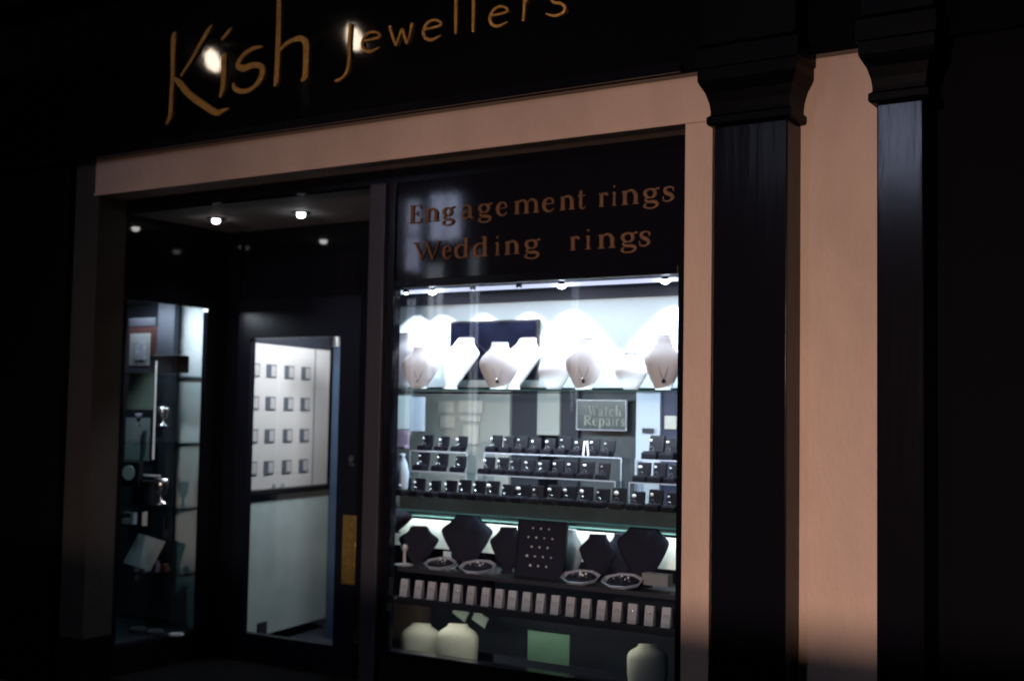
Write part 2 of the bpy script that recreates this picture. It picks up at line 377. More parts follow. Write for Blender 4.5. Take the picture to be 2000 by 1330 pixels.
# serif letters in unit space (x 0..1, z: 0 baseline, 1 x-height), stroke = list of (x, z, w)
TK, TN = .30, .09
def ser(x, z, a=.17): return [(x-a, z, .07), (x+a, z, .07)]
def V(x, z0, z1): return [(x, z0, TK), (x, z1, TK)]
GL = {
 'n': [V(.22,0,1), [(.06,.93,.07),(.22,.97,.1)], ser(.22,.03), V(.78,0,.75), [(.25,.78,TN),(.42,.98,.13),(.62,.97,.18),(.77,.72,TK)], ser(.78,.03)],
 'm': [V(.13,0,1), [(.03,.93,.07),(.13,.97,.1)], ser(.13,.03,.11), V(.5,0,.75), [(.16,.78,TN),(.27,.98,.13),(.40,.97,.18),(.5,.72,TK)], ser(.5,.03,.11), V(.87,0,.75), [(.53,.78,TN),(.64,.98,.13),(.77,.97,.18),(.87,.72,TK)], ser(.87,.03,.11)],
 'r': [V(.3,0,1), [(.06,.93,.07),(.3,.97,.1)], ser(.3,.03,.22), [(.32,.7,TN),(.52,.94,.14),(.72,.93,.2),(.86,.8,.16)]],
 'i': [V(.5,0,1), [(.2,.95,.07),(.5,.97,.1)], ser(.5,.03,.34), [(.5,1.3,.2),(.5,1.46,.2)]],
 'e': [[(.16,.55,.07),(.84,.58,.07)], [(.84,.58,.16),(.78,.88,.14),(.5,1.0,.09),(.24,.82,.24),(.16,.5,.32),(.26,.16,.24),(.55,.0,.12),(.8,.1,.09),(.9,.24,.05)]],
 'a': [[(.16,.74,.2),(.3,.96,.12),(.55,1.0,.1),(.7,.82,.24),(.72,.4,.3),(.74,.1,.2),(.95,.02,.07)], [(.68,.6,.08),(.38,.48,.12),(.2,.26,.26),(.28,.04,.18),(.5,.04,.1),(.7,.22,.06)]],
 'g': [[(.45,.98,.09),(.2,.86,.22),(.16,.66,.28),(.28,.42,.2),(.46,.36,.08),(.64,.44,.2),(.72,.68,.28),(.62,.9,.2),(.45,.98,.09)], [(.7,.92,.08),(.95,1.0,.16)],
       [(.3,.4,.07),(.18,.22,.14),(.34,.08,.18),(.7,.04,.22),(.86,-.14,.22),(.68,-.36,.12),(.34,-.38,.1),(.12,-.22,.18),(.24,-.02,.08)]],
 't': [V(.42,.12,1.32), [(.1,.95,.08),(.85,.95,.08)], [(.42,.2,TK),(.52,.02,.18),(.72,.0,.1),(.92,.14,.05)]],
 's': [[(.86,.72,.08),(.78,.92,.1),(.5,1.0,.1),(.24,.86,.22),(.3,.62,.26),(.66,.44,.28),(.8,.22,.24),(.6,.03,.12),(.34,.0,.1),(.14,.12,.09),(.1,.32,.06)], [(.86,.98,.05),(.86,.68,.09)], [(.12,.36,.09),(.12,.02,.05)]],
 'd': [V(.78,0,1.5), [(.58,1.46,.07),(.78,1.5,.1)], ser(.84,.03,.14), [(.72,.9,.08),(.48,1.0,.1),(.22,.82,.24),(.14,.5,.3),(.24,.14,.24),(.48,.0,.1),(.72,.12,.08)]],
 'W': [[(.04,1.42,.16),(.16,.9,.2),(.3,.04,.18)], [(.3,.04,.06),(.4,.6,.07),(.5,1.3,.08)], [(.46,1.42,.16),(.56,.9,.2),(.7,.04,.18)], [(.7,.04,.06),(.82,.7,.07),(.94,1.42,.07)], [(-.06,1.42,.07),(.18,1.42,.07)], [(.36,1.42,.07),(.58,1.42,.07)], [(.84,1.42,.07),(1.02,1.42,.07)]],
 'E': [V(.28,0,1.42), [(.08,1.39,.07),(.86,1.39,.08)], [(.86,1.42,.06),(.88,1.1,.08)], [(.28,.74,.08),(.64,.74,.08)], [(.64,.94,.05),(.64,.54,.07)], [(.08,.03,.07),(.9,.03,.08)], [(.9,0,.08),(.94,.36,.05)]],
}
def glyph(ch, x0, x1, zb, xh, y, m, root, th=.004, asp=True):
    mb = MB(); wd = x1-x0
    for i, st in enumerate(GL[ch]):
        pts = [Vector((x0+a*wd, y-.0003*i, zb+b*xh)) for a, b, _ in st]
        mb.ribbon(pts, [c*min(wd, xh*1.0)*(1.0 if ch not in 'mW' else .95) for _, _, c in st], th)
    return world_child(mb.build("letter_"+ch.lower(), m), root)
LY = G-.007
def line(text, spans, zb, xh, root, y=LY, m=None):
    for ch, (a, b, py) in zip(text, spans):
        glyph(ch, P(a,py,y).x, P(b,py,y).x, zb, xh, y, m or M['copper'], root)
t1 = empty("lettering", "upper line of copper serif lettering, Engagement rings, on the black transom", "lettering", (-2.8,LY,2.5))
zb1 = P(1318,392,LY).z; 
line("Engagement", [(797,824,430),(828,858,428),(862,888,425),(898,926,422),(932,962,419),(968,992,415),(1003,1054,412),(1058,1084,408),(1092,1124,406),(1126,1145,404)], zb1, .062, t1)
line("rings", [(1168,1190,401),(1192,1207,400),(1212,1250,398),(1254,1289,396),(1292,1319,393)], zb1, .062, t1)
t2 = empty("lettering", "lower line of copper serif lettering, Wedding rings, on the black transom", "lettering", (-2.8,LY,2.35))
zb2 = P(1200,484,LY).z
line("Wedding", [(808,860,506),(863,882,504),(886,916,502),(922,953,500),(964,978,499),(984,1016,498),(1022,1056,496)], zb2, .062, t2)
line("rings", [(1112,1134,490),(1140,1157,488),(1166,1204,486),(1210,1246,483),(1246,1272,481)], zb2, .062, t2)

# ================================================================== RECESS DOWNLIGHTS
def downlight(px, py, m, label, power, colr):
    d = ray(px, py); p = CAM+d*((HZ-CAM.z)/d.z)
    r = empty("ceiling_downlight", label, "ceiling light", (p.x,p.y,HZ), group="downlights in the entrance ceiling")
    ring = MB()
    rr = []
    for ra, z in ((.055,-.001),(.052,-.008),(.040,-.008),(.036,-.002)):
        rr.append([(ra*math.cos(t*math.pi/12), ra*math.sin(t*math.pi/12), z) for t in range(24)])
    ring.loft(rr, cap=False).build("trim_ring", M['steel'], r, smooth=True)
    MB().ball((0,0,-.014),.026,(1,1,.75)).build("bulb", m, r, smooth=True)
    spot("downlight_beam", (p.x,p.y,HZ-.04), (p.x,p.y,0), power, colr, 100, .6, .02)
downlight(588,415,M['down_on'],"brighter round downlight near the window post in the entrance ceiling",9,(.85,.92,1))
downlight(422,427,M['down_dim'],"dimmer round downlight at the left of the entrance ceiling",4,(1,.9,.85))

# ================================================================== WINDOW: LIGHT BAR AND TOP SHELF
zl = P(1098,557,.5).z
lby = .47
zl = P(1098,558,lby).z
bar = empty("light_bar", "long white light bar across the top of the display window", "light fitting", (-2.9,lby,zl))
world_child(MB().box((P(773,569,lby).x-.05,lby-.012,zl-.004),(P(1325,548,lby).x,lby+.012,zl+.012)).build("diffuser", M['bar_on']), bar)
world_child(MB().box((P(773,569,lby).x-.05,lby-.02,zl+.0125),(P(1325,548,lby).x,lby+.02,zl+.03)).build("housing", M['steel']), bar)
cool = (.86,.91,1)
for px, py, nm, pw, vis in ((795,566,"leftmost spot lamp, beside the window post, on the light bar",5,0),(845,569,"second spot lamp from the window post on the light bar",6,1),(925,564,"spot lamp added on the light bar above the dark screen",5,-1),(1015,561,"spot lamp added over the right end of the dark screen",5,-1),(1098,558,"bright spot lamp right of the dark screen on the light bar",12,1),(1300,549,"brightest spot lamp at the right end of the light bar",13,1)):  # the two over the screen are added to brighten the turned busts
    p = P(px, py, lby-.03)
    s_ = empty("spot_lamp", nm, "spot lamp", (p.x,lby-.035,zl-.003), group="spot lamps along the window light bar")
    MB().cyl((0,0,.0),(0,0,.03),.017,.013).build("lamp_housing", M['steel'], s_)
    MB().ball((0,0,-.004),.019 if vis == 1 else .007,(1,1,.6)).build("bulb", M['neutral_on'] if vis>=0 else M['bar_on'], s_, smooth=True)
    yy = BY-.095
    q = P(px, py, yy); spot("spot_beam", (q.x,yy,zl-.02), (q.x,yy+.01,0), pw*2.6, cool, 96, .35, .008)
# soft light of the bar
area("bar_light", (-2.95,.34,zl-.03), (-2.95,.42,1.5), 8, (.84,.90,1), 1.5, .03)
# screen on back wall
sc0 = P(879,628,BY-.03); sc1 = P(1048,742,BY-.03)
scr = empty("wall_screen", "flat black screen with dark blue sheen on the white window back", "screen", (sc0.x,BY-.02,sc1.z))
world_child(MB().box((sc0.x,BY-.028,sc1.z),(sc1.x,BY-.002,sc0.z),bev=.004).build("screen_frame", M['frame']), scr)
world_child(MB().box((sc0.x+.012,BY-.031,sc1.z+.012),(sc1.x-.012,BY-.0285,sc0.z-.012)).build("screen_panel", M['darkdisp']), scr)
# glass shelves
def shelf(px, py, label, y0, y1, edge_m='shelfedge', x0=None, x1=None, t=.008, m='shelfglass'):
    z = P(px, py, y0).z
    x0 = -3.76 if x0 is None else x0; x1 = gx1+.02 if x1 is None else x1
    r = empty("display_shelf", label, "shelf", ((x0+x1)/2,y0,z-t), group="shelves in the display window")
    xb = x0-(y1-y0)*.92
    world_child(MB().loft([[(x0,y0+.002,q),(x1,y0+.002,q),(x1,y1,q),(xb,y1,q)] for q in (z-t,z)]).build("shelf_glass", M[m]), r)
    world_child(MB().box((x0,y0,z-t),(x1,y0+.0018,z)).build("shelf_edge", M[edge_m]), r)
    return z
area('mid_shelf_fill', (-2.95,.30,P(1050,760,.27).z-.02), (-2.95,.62,1.30), 15.0, (.84,.94,1), 1.6, .03)  # unseen fill added under the top shelf to brighten the middle level
ZT = shelf(1050,760,"clear glass shelf under the white necklace busts", .27, BY-.002)
# ---- busts
def bust_mesh(h, wd, dep, lean, sharp=False):
    if sharp == 'torso':
        prof = [(0,.86,.9),(.3,.92,.95),(.5,.98,1.0),(.76,1.0,1.0),(.81,.98,.98),(.855,.91,.94),(.89,.80,.86),(.92,.67,.76),(.945,.55,.66),(.965,.49,.6),(.99,.47,.58),(1.0,.43,.54)]
    elif sharp:
        prof = [(0,.40,.5),(.02,.40,.5),(.05,.26,.4),(.12,.34,.5),(.24,.52,.7),(.38,.70,.85),(.50,.85,.94),(.60,.95,.99),(.66,1.0,1.0),(.71,.98,.97),(.76,.88,.90),(.81,.74,.80),(.86,.61,.69),(.91,.52,.61),(.95,.48,.57),(.985,.47,.55),(1.0,.44,.52)]
    else:
        prof = [(0,.40,.5),(.08,.50,.6),(.18,.64,.74),(.28,.78,.86),(.39,.91,.95),(.49,.99,1.0),(.56,1.0,1.0),(.63,.95,.97),(.70,.84,.88),(.77,.68,.76),(.83,.55,.64),(.89,.46,.56),(.94,.42,.53),(.985,.415,.52),(1.0,.40,.50)]
    N = 28; rings = []
    for z, a, b in prof:
        r = []
        for k in range(N):
            t = 2*math.pi*k/N
            cx = math.copysign(abs(math.cos(t))**.8, math.cos(t)); sy = math.copysign(abs(math.sin(t))**.9, math.sin(t))
            y = sy*dep/2*b*(1.0 if sy < 0 else .35)
            r.append((cx*wd/2*a, y+lean*z*h, z*h))
        rings.append(r)
    return rings
def bust(px, pytop, pybot, wpx, y, zbase, m, label, cat="necklace bust", rz=.45, group=None, dep=.075, cap=None, lean=.16, sharp=False):
    base = P(px, pybot, y); 
    top = P(px, pytop, y); k = (P(px+1, pybot, y)-base).length
    h = max(.05, top.z-zbase) if zbase is not None else top.z-base.z
    z0 = zbase if zbase is not None else base.z
    r = empty("necklace_bust", label, cat, (base.x,y,z0), rz, group)
    MB().loft(bust_mesh(h, wpx*k, dep, lean, sharp)).build("body", m, r, smooth=True)
    if cap: MB().loft([[(math.cos(t*math.pi/10)*wpx*k*.19, math.sin(t*math.pi/10)*dep*.2+lean*h-.004, h+.0005+q) for t in range(20)] for q in (0,.006)]).build("neck_cap", cap, r)
    return r, h, wpx*k
def pendant(r, h, wd, label, dep, y0=0, lean=.16, at=.2, big=.009, chain=M['silver'], m=M['silver']):
    p = empty("necklace", label, "necklace", Vector(r.location), r.rotation_euler.z, "necklaces hung on the busts")
    mb = MB(); pts = []
    for s in range(15):
        u = s/14*2-1; z = at+(.84-at)*abs(u)**1.5; x = u*wd*.24*(1 if abs(u)<.8 else .9)
        zz = z*h
        # body front surface there
        a = 1.0 if z < .7 else .7
        y = -dep/2*(.9-.4*abs(u))*(a) + lean*zz - .004
        pts.append(Vector((x, y, zz)))
    for a, b in zip(pts[:-1], pts[1:]): mb.cyl(a, b, .0011, n=6)
    mb.build("chain", chain, p)
    c = pts[7]
    MB().ball((c.x,c.y-.003,c.z-big), big, (1,.5,1.25)).build("pendant", m, p, smooth=True)
WG = "white necklace busts on the top glass shelf"
capm = mat("neck_cap_grey", (.16,.13,.18), .8)
darkpend = mat("dark_pendant", (.02,.02,.03), .3)
a = .36; b_ = .50
bust(783,652,757,64,a+.06,ZT,M['linen'],"white bust half hidden behind the window post on the top shelf",rz=.2,group=WG,cap=capm)
r1 = bust(818,676,757,58,a-.02,ZT,M['linen'],"grey shaded bust, second from the window post on the top shelf",group=WG)
bust(880,659,757,76,b_-.02,ZT,M['linen'],"bright white bust turned sideways before the left of the dark screen",rz=-.12,group=WG,cap=capm,lean=.42,sharp=True)
r2 = bust(973,668,760,66,a,ZT,M['linen'],"white bust with dark pendant before the middle of the dark screen",group=WG)
bust(1003,659,757,76,b_-.02,ZT,M['linen'],"bright white bust before the right end of the dark screen",rz=-.12,group=WG,cap=capm,lean=.42,sharp=True)
bust(1082,691,759,56,b_-.04,ZT,M['linen'],"small bright bust just right of the dark screen",group=WG)
r3 = bust(1140,662,760,66,a,ZT,M['linen'],"grey shaded bust with dark pendant, standing right of the screen",group=WG,cap=capm)
bust(1232,692,761,58,b_-.04,ZT,M['linen'],"small bright bust between the two large shaded ones at right",group=WG,cap=capm)
r4 = bust(1295,657,760,66,a,ZT,M['linen'],"rightmost grey shaded bust with drop pendant on the top shelf",group=WG,cap=capm)
for r, lb in ((r1,"fine chain on the second bust from the window post"),(r2,"fine chain with dark drop on the bust before the screen"),(r3,"fine chain with dark drop on the bust right of the screen"),(r4,"fine chain with dark drop on the rightmost top shelf bust")):
    pendant(*r, lb, .09, m=darkpend, big=.008 if r is not r1 else .004)

# ================================================================== MIDDLE LEVEL: things behind
def flat(name, px0, py0, px1, py1, y, m, label, cat, group=None, t=.012, z0=None, bev=0):
    A = P(px0, py0, y); B = P(px1, py1, y)
    o = MB().box((0,0,0),(B.x-A.x,t,A.z-(B.z if z0 is None else z0)),bev=bev).build(name, m, loc=(A.x,y,B.z if z0 is None else z0))
    return tag(o, label, cat, group)
MY = .95
ZM = P(1050,985,.27).z     # shelf under ring boxes
flat("partition_panel",756,768,992,1010,MY,M['interior'],"grey back panel behind the small ring boxes at left","panel",t=.02)
flat("partition_panel",1050,768,1092,850,MY,M['interior'],"narrow grey panel between the two dark doorways","panel",t=.02)
flat("curtain",992,768,1050,960,MY+.02,M['interiordk'],"dark curtain left of the narrow grey panel","curtain",t=.02)
flat("curtain",1092,768,1128,960,MY+.02,M['interiordk'],"dark blue curtain left of the chalked board","curtain",t=.02)
flat("partition_panel",1128,768,1246,1010,MY+.05,mat("slate_panel",(.06,.07,.08),.7,vary=.2,vscale=4),"dark slate panel behind the chalked board","panel",t=.02)
flat("cabinet_column",1243,768,1287,1000,MY-.1,M['bluewhite'],"pale blue white cabinet column at the right of the window","cabinet",t=.05)
flat("partition_panel",1287,768,1345,1000,MY-.08,mat("navy_panel",(.02,.025,.07),.6,vary=.2,vscale=4),"dark navy panel at the far right of the window","panel",t=.03)
flat("notice_card",1298,812,1321,838,MY-.1,M['paper'],"pale grey card hanging on the navy panel","card",t=.004)
flat("notice_card",1254,836,1276,846,MY-.115,M['interiordk'],"small dark label on the pale blue column","label",t=.004)
for i,(x0,y0,x1,y1,mm,lb) in enumerate((
   (766,772,800,838,'white',"tall white sheet beside the window post"),
   (803,775,829,842,'bluewhite',"pale blue sheet, second from the window post"),
   (856,784,886,806,'paper',"upper left paper notice on the grey panel"),
   (896,782,942,806,'paper',"upper right paper notice on the grey panel"),
   (860,812,888,836,'paper',"lower left paper notice on the grey panel"),
   (898,812,938,823,'paper',"wide strip notice under the upper right one"),
   (905,830,934,868,'paper',"light notice low on the grey panel"))):
    flat("paper_notice",x0,y0,x1,y1,(.60 if i < 2 else MY-.012)-(.001*i),M[mm],lb,"notice","notices behind the ring boxes",t=.003)
# repairs sign
sy = MY-.05
A = P(1128,782,sy); B = P(1222,840,sy)
sg = empty("repair_sign","dark framed board lettered Watch Repairs in faded chalky capitals","sign",(A.x,sy,B.z))
world_child(MB().box((A.x,sy,B.z),(B.x,sy+.01,A.z)).build("board", mat("green_black_board",(.02,.03,.03),.4)), sg)
fr = MB(); e=.004
for a0,b0 in (((A.x-e,A.z),(B.x+e,A.z+e)),((A.x-e,B.z-e),(B.x+e,B.z)),((A.x-e,B.z),(A.x,A.z)),((B.x,B.z),(B.x+e,A.z))): fr.box((a0[0],sy-.004,a0[1]),(b0[0],sy+.01,b0[1]))
world_child(fr.build("frame", M['acredge']), sg)
GL.update({
 'c': [[(.84,.75,.16),(.55,1,.1),(.24,.82,.24),(.16,.5,.3),(.26,.16,.24),(.55,0,.12),(.88,.2,.06)]],
 'h': [V(.22,0,1.5), ser(.22,.03), V(.78,0,.75), [(.25,.78,TN),(.42,.98,.13),(.62,.97,.18),(.77,.72,TK)], ser(.78,.03)],
 'R': [V(.2,0,1.42), ser(.2,.03), [(.1,1.38,.08),(.5,1.4,.09),(.78,1.25,.22),(.78,.95,.22),(.5,.76,.08),(.2,.76,.08)], [(.45,.74,.2),(.7,.3,.24),(.98,.02,.16)]],
 'p': [V(.22,-.45,1), ser(.22,-.42), [(.28,.9,.08),(.52,1,.1),(.78,.82,.24),(.86,.5,.3),(.76,.14,.24),(.52,0,.1),(.28,.1,.08)]],
})
x = 1150
for ch, wd_ in zip("Watch",(18,11,8,11,13)):
    glyph(ch, P(x,806,sy-.003).x, P(x+wd_-1,806,sy-.003).x, P(1180,812,sy).z, .034, sy-.003, M['chalk'], sg, .002); x += wd_+1
x = 1140
for ch, wd_ in zip("Repairs",(16,11,13,11,6,9,9)):
    glyph(ch, P(x,826,sy-.003).x, P(x+wd_-1,826,sy-.003).x, P(1180,831,sy).z, .034, sy-.003, M['chalk'], sg, .002); x += wd_+1
# purple jewellery box + blue pouch at the left
p = P(785,876,.36)
r = empty("jewellery_box","open purple grey jewellery box beside the window post","jewellery box",(p.x,.36,p.z))
MB().box((-.035,-.02,0),(.035,.02,.02),bev=.004).build("box_base", M['purple'], r)
MB().obox((0,.012,.055),(.07,.01,.075),(-.15,0,0),.004).build("box_lid", M['purple'], r)
p = P(784,960,.33)
o = MB().loft([[(math.cos(t*math.pi/9)*w_, math.sin(t*math.pi/9)*w_*.5, z) for t in range(18)] for z, w_ in ((0,.030),(.04,.040),(.11,.042),(.16,.030),(.19,.012),(.205,.020))]).build("gift_pouch", M['bluewhite'], loc=(p.x,.33,ZM), smooth=True)
tag(o,"pale standing pouch beside the window post, under the purple box","pouch")

# ================================================================== RING BOXES
def ring_box(tilt=-.14):
    r = empty("ring_box","x","ring box",(0,0,0))
    MB().box((-.029,-.024,0),(.029,.024,.022),bev=.004).build("box_base", M['boxblack'], r)
    MB().obox((0,.030,.046),(.058,.013,.060),(tilt,0,0),.005).build("box_lid", M['boxblack'], r)
    MB().obox((0,.0,.0228),(.048,.040,.006),(0,0,0),.002).build("ring_pad", M['boxin'], r)
    rg = MB(); N=16; R_=.0085
    for k in range(N):
        t0=2*math.pi*k/N; t1=2*math.pi*(k+1)/N
        rg.cyl((R_*math.cos(t0),-.006,.032+R_*math.sin(t0)),(R_*math.cos(t1),-.006,.032+R_*math.sin(t1)),.0014,n=6)
    rg.build("ring_band", M['silver'], r)
    MB().ball((0,-.008,.043),.0068,(1,.9,.85),8,6).build("gem", M['gem'], r)
    return r
proto = ring_box(); first = [True]
def put_box(px, py, y, z, label, group, s=1.0, rz=0, gem=1):
    o = proto if first[0] else copy_tree(proto); first[0] = False
    p = P(px, py, y); o.location = (p.x, y, z); o.rotation_euler = (0,0,rz+random.uniform(-.14,.14)); s *= random.uniform(.95,1.05); o.scale = (s,s*random.uniform(.95,1.05),s*random.uniform(.94,1.06))
    o["label"] = label; o["group"] = group; o["category"] = "ring box"
    for ch in o.children:
        if ch.name.startswith("gem"):
            q = random.uniform(.45,1.25)*gem; ch.scale = (q*random.uniform(.8,1.5),1,q)
            ch.location = ch.location + Vector((0,0,.047*(1-q)))
    return o
YF = .31
FR = [783,812,842,872,900,928,956,984,1014,1044,1075,1106,1138,1170,1205,1240,1275,1308]
for i, px in enumerate(FR):
    put_box(px, 960+ (px-766)*.045, YF, ZM, f"{ORD[i]} open black ring box from the window post, bottom row of the ring shelf", "ring boxes in the bottom row of the ring shelf", 1.12)
shelf(1050,1012,"glass shelf with teal edge carrying the long row of black ring boxes",.27,.60)
# support ledge between: black board the boxes stand on
zsh = P(1050,1012,.27).z
tag(MB().box((0,0,0),(gx1+3.78,.16,ZM-zsh-.001)).build("plinth_board", mat("teal_board",(.05,.075,.08),.4,vary=.4,vscale=5), loc=(-3.78,.30,zsh+.0005)),"long dark plinth under the bottom row of ring boxes","plinth")
# acrylic risers
def riser(pxa, pya, pxb, pyb, y, depth, zfoot, label):
    A = P(pxa,pya,y); B = P(pxb,pyb,y); z = (A.z+B.z)/2
    r = empty("acrylic_riser", label, "display riser", (A.x,y,zfoot), group="clear acrylic risers under the ring boxes")
    world_child(MB().box((A.x,y+.002,z-.004),(B.x,y+depth,z)).build("top_plate", M['acrylic']), r)
    world_child(MB().box((A.x,y,z-.005),(B.x,y+.0018,z+.0006)).build("front_edge", M['acredge']), r)
    for xx in (A.x, B.x-.005):
        world_child(MB().box((xx,y+.003,zfoot),(xx+.005,y+depth,z-.0042)).build("end_plate", M['acrylic']), r)
        world_child(MB().box((xx,y,zfoot),(xx+.005,y+.0028,z-.0052)).build("end_edge", M['acredge']), r)
    return z
y1, y2 = .41, .50
z1 = riser(930,927,1202,938,y1,.09,ZM,"lower long clear riser with bright edges in the middle")
z2 = riser(945,884,1214,893,y2,.09,z1+.001 if False else ZM,"upper long clear riser with bright edges in the middle")
for i, px in enumerate((948,975,1000,1028,1056,1084,1112,1143,1176)):
    put_box(px, 930, y1+.045, z1+.001, f"{ORD[i]} ring box from the left on the lower long riser", "ring boxes on the lower long riser", 1.05)
for i, px in enumerate((962,988,1014,1041,1069,1098,1127,1156,1184)):
    put_box(px, 888, y2+.045, z2+.001, f"{ORD[i]} ring box from the left on the upper long riser", "ring boxes on the upper long riser", 1.05)
z3 = riser(797,921,910,921,y1,.08,ZM,"lower clear riser beside the window post")
z4 = riser(800,881,912,881,y2,.08,ZM,"upper clear riser beside the window post")
for i, px in enumerate((821,857,893)):
    put_box(px, 915, y1+.04, z3+.001, f"{ORD[i]} upright ring box from the window post, lower of two short rows", "ring boxes on the short lower riser", 1.12)
for i, px in enumerate((829,861,895)):
    put_box(px, 875, y2+.04, z4+.001, f"{ORD[i]} upright ring box from the window post, upper of two short rows", "ring boxes on the short upper riser", 1.08)
z5 = riser(1228,942,1324,945,y1,.08,ZM,"lower clear riser at the right end of the window")
z6 = riser(1240,897,1324,899,y2,.08,ZM,"upper clear riser at the right end of the window")
for i, px in enumerate((1252,1282,1312)):
    put_box(px, 935, y1+.04, z5+.001, f"{ORD[i]} ring box from the left on the lower riser by the right jamb", "ring boxes on the lower right riser", 1.12)
for i, px in enumerate((1274,1306)):
    put_box(px, 893, y2+.04, z6+.001, f"{'left' if i==0 else 'right'} large ring box on the upper riser by the right jamb", "ring boxes on the upper right riser", 1.35)
# small tent price cards on the upper riser
p = P(1145,880,y2+.02)
o = MB().obox((-.008,0,.035),(.010,.003,.07),(0,.12,0)).obox((.012,0,.035),(.008,.003,.07),(0,-.10,0)).build("price_card", M['card'], loc=(p.x,y2+.012,z2+.002))
tag(o,"tall white folded price card among the upper riser ring boxes","price card")

# ================================================================== LOWER LEVEL
LBY = .62
flat("display_lining",752,1008,1330,1114,LBY,M['backlit'],"bright white lining behind the dark velvet busts","panel",t=.015)
# lining things: greenish band and reflections
flat("teal_band",752,1000,1335,1046,LBY-.01,mat("teal_glass",(.14,.30,.29),.3,vary=.3,vscale=9),"teal glass band above the bright white lining","panel",t=.006)
stp = P(1050,1020,LBY-.06)
st = empty("strip_lamp","thin strip lamp hidden above the bright lining behind the dark busts","strip lamp",(-2.95,LBY-.06,stp.z))
world_child(MB().box((-4.0,LBY-.082,stp.z-.004),(-2.12,LBY-.078,stp.z+.020)).box((-4.0,LBY-.0779,stp.z+.016),(-2.12,LBY-.055,stp.z+.020)).build("housing", mat("teal_housing",(.16,.26,.25),.4)), st)
world_child(MB().box((-4.0,LBY-.076,stp.z+.002),(-2.12,LBY-.062,stp.z+.014)).build("diffuser", M['strip_on']), st)
ZD = P(1050,1128,.40).z      # deck of dark busts
tag(MB().box((0,0,0),(gx1+3.79,.34,.02)).build("display_deck", M['deck'], loc=(-3.79,.30,ZD-.0205)),"dark deck under the velvet busts and glass dishes","display deck")
VG = "dark velvet busts on the lower deck"
yb = .46
bust(768,992,1040,60,.40,None,M['velvet2'],"plum bust half hidden behind the window post, lower level",group=VG,sharp=True,dep=.07)
bust(815,1030,1118,64,yb-.04,ZD,M['velvet'],"dark bust nearest the window post, its reddish shine coloured as a neck cap",group=VG,sharp=True,dep=.07,cap=M['redframe'])  # reddish shine on the bust put into the neck cap's colour
bust(909,1004,1108,84,yb,ZD,M['velvet'],"tallest navy velvet bust left of the ring pad",group=VG,sharp=True,dep=.07)
bust(990,1030,1122,60,yb,ZD,M['velvet'],"dark bust partly hidden behind the ring pad's left edge",group=VG,sharp=True,dep=.07)
bust(1113,1034,1118,44,yb+.06,ZD,M['greycard'],"small grey bust peeping out right of the ring pad",group=VG)
bust(1166,1044,1122,64,yb,ZD,M['velvet'],"dark bust midway between ring pad and right jamb",group=VG,sharp=True,dep=.07)
bust(1212,1042,1118,52,yb+.07,ZD,M['velvet'],"rear dark bust tucked behind the rightmost one",group=VG,sharp=True,dep=.07)
bust(1255,1020,1120,92,yb,ZD,M['velvet'],"large rightmost navy velvet bust by the right jamb",group=VG,sharp=True,dep=.07)
# ring pad
A = P(1052,1126,.36)
k = .0026
rp = empty("ring_pad_stand","upright black ring pad with rows of glinting rings","ring display pad",(A.x,.36,ZD))
hh = P(1052,1014,.36).z-ZD; ww = P(1100,1080,.36).x-P(1008,1080,.36).x
MB().obox((0,.02,hh/2),(ww,.016,hh),(-.12,0,0),.008).build("pad", M['velvet'], rp)
fr = MB()
for sx in (-1,1): fr.obox((sx*(ww/2),.019,hh/2),(.008,.022,hh+.006),(-.12,0,0),.002)
for sz in (-1,1): fr.obox((0,.02+sz*hh/2*.12,hh/2+sz*(hh/2)*.993),(ww+.006,.022,.008),(-.12,0,0),.002)
fr.build("frame", M['boxblack'], rp)
for iz in range(5):
    for ix in range(4 if iz%2 else 3):
        zz = hh*(.22+iz*.155); xx = -ww*.27+(ix+(0 if iz%2 else .5))*ww*.17
        MB().ball((xx, .0095+(zz-hh/2)*.12, zz), .0052*random.uniform(.7,1.15), (1.2,.8,1), 8, 6).build("ring", M['gem'], rp)
# octagonal glass dishes
def dish(px, py, wpx, label, y, m2=M['velvet']):
    p = P(px, py, y); rr = wpx*.45*(P(px+1,py,y)-p).length
    r = empty("octagonal_dish", label, "glass dish", (p.x,y,ZD+.0005+rr*.8*math.sin(.3)), .15, "octagonal dishes on the lower deck"); r.rotation_euler = (.3,0,.15)
    def ring(ra, z): return [(ra*math.cos(t*math.pi/4+.39), ra*math.sin(t*math.pi/4+.39)*.8, z) for t in range(8)]
    MB().loft([ring(rr*.86,0),ring(rr*.97,.012),ring(rr,.016),ring(rr*.93,.017),ring(rr*.86,.006),ring(rr*.80,.004)]).build("rim", mat_dish, r)
    MB().loft([ring(rr*.79,.0045),ring(rr*.76,.012),ring(rr*.3,.016)]).build("cushion", m2, r)
    for k_ in range(7):
        t = k_*2.4; q = rr*.5*math.sqrt((k_+.5)/7)
        MB().ball((q*math.cos(t),q*math.sin(t)*.7,.020),.006*random.uniform(.6,1.1),(1,1,.9),8,6).build("ring", M['silver'] if k_%3 else M['gem'], r)
    return r
mat_dish = mat("dish_glass", (.45,.47,.58), .15, coat=.5)
dish(860,1116,62,"small octagonal dish of rings beside the bust with reddish neck cap",.345)
dish(933,1122,72,"octagonal dish of rings below the tallest navy bust",.34)
dish(1134,1140,80,"octagonal dish with an upright white card, right of the ring pad",.335)
dish(1216,1148,86,"octagonal dish below the large rightmost navy bust",.335)
flat("price_card",1131,1118,1137,1142,.335,M['card'],"small upright white card in the dish right of the ring pad","price card",t=.002)
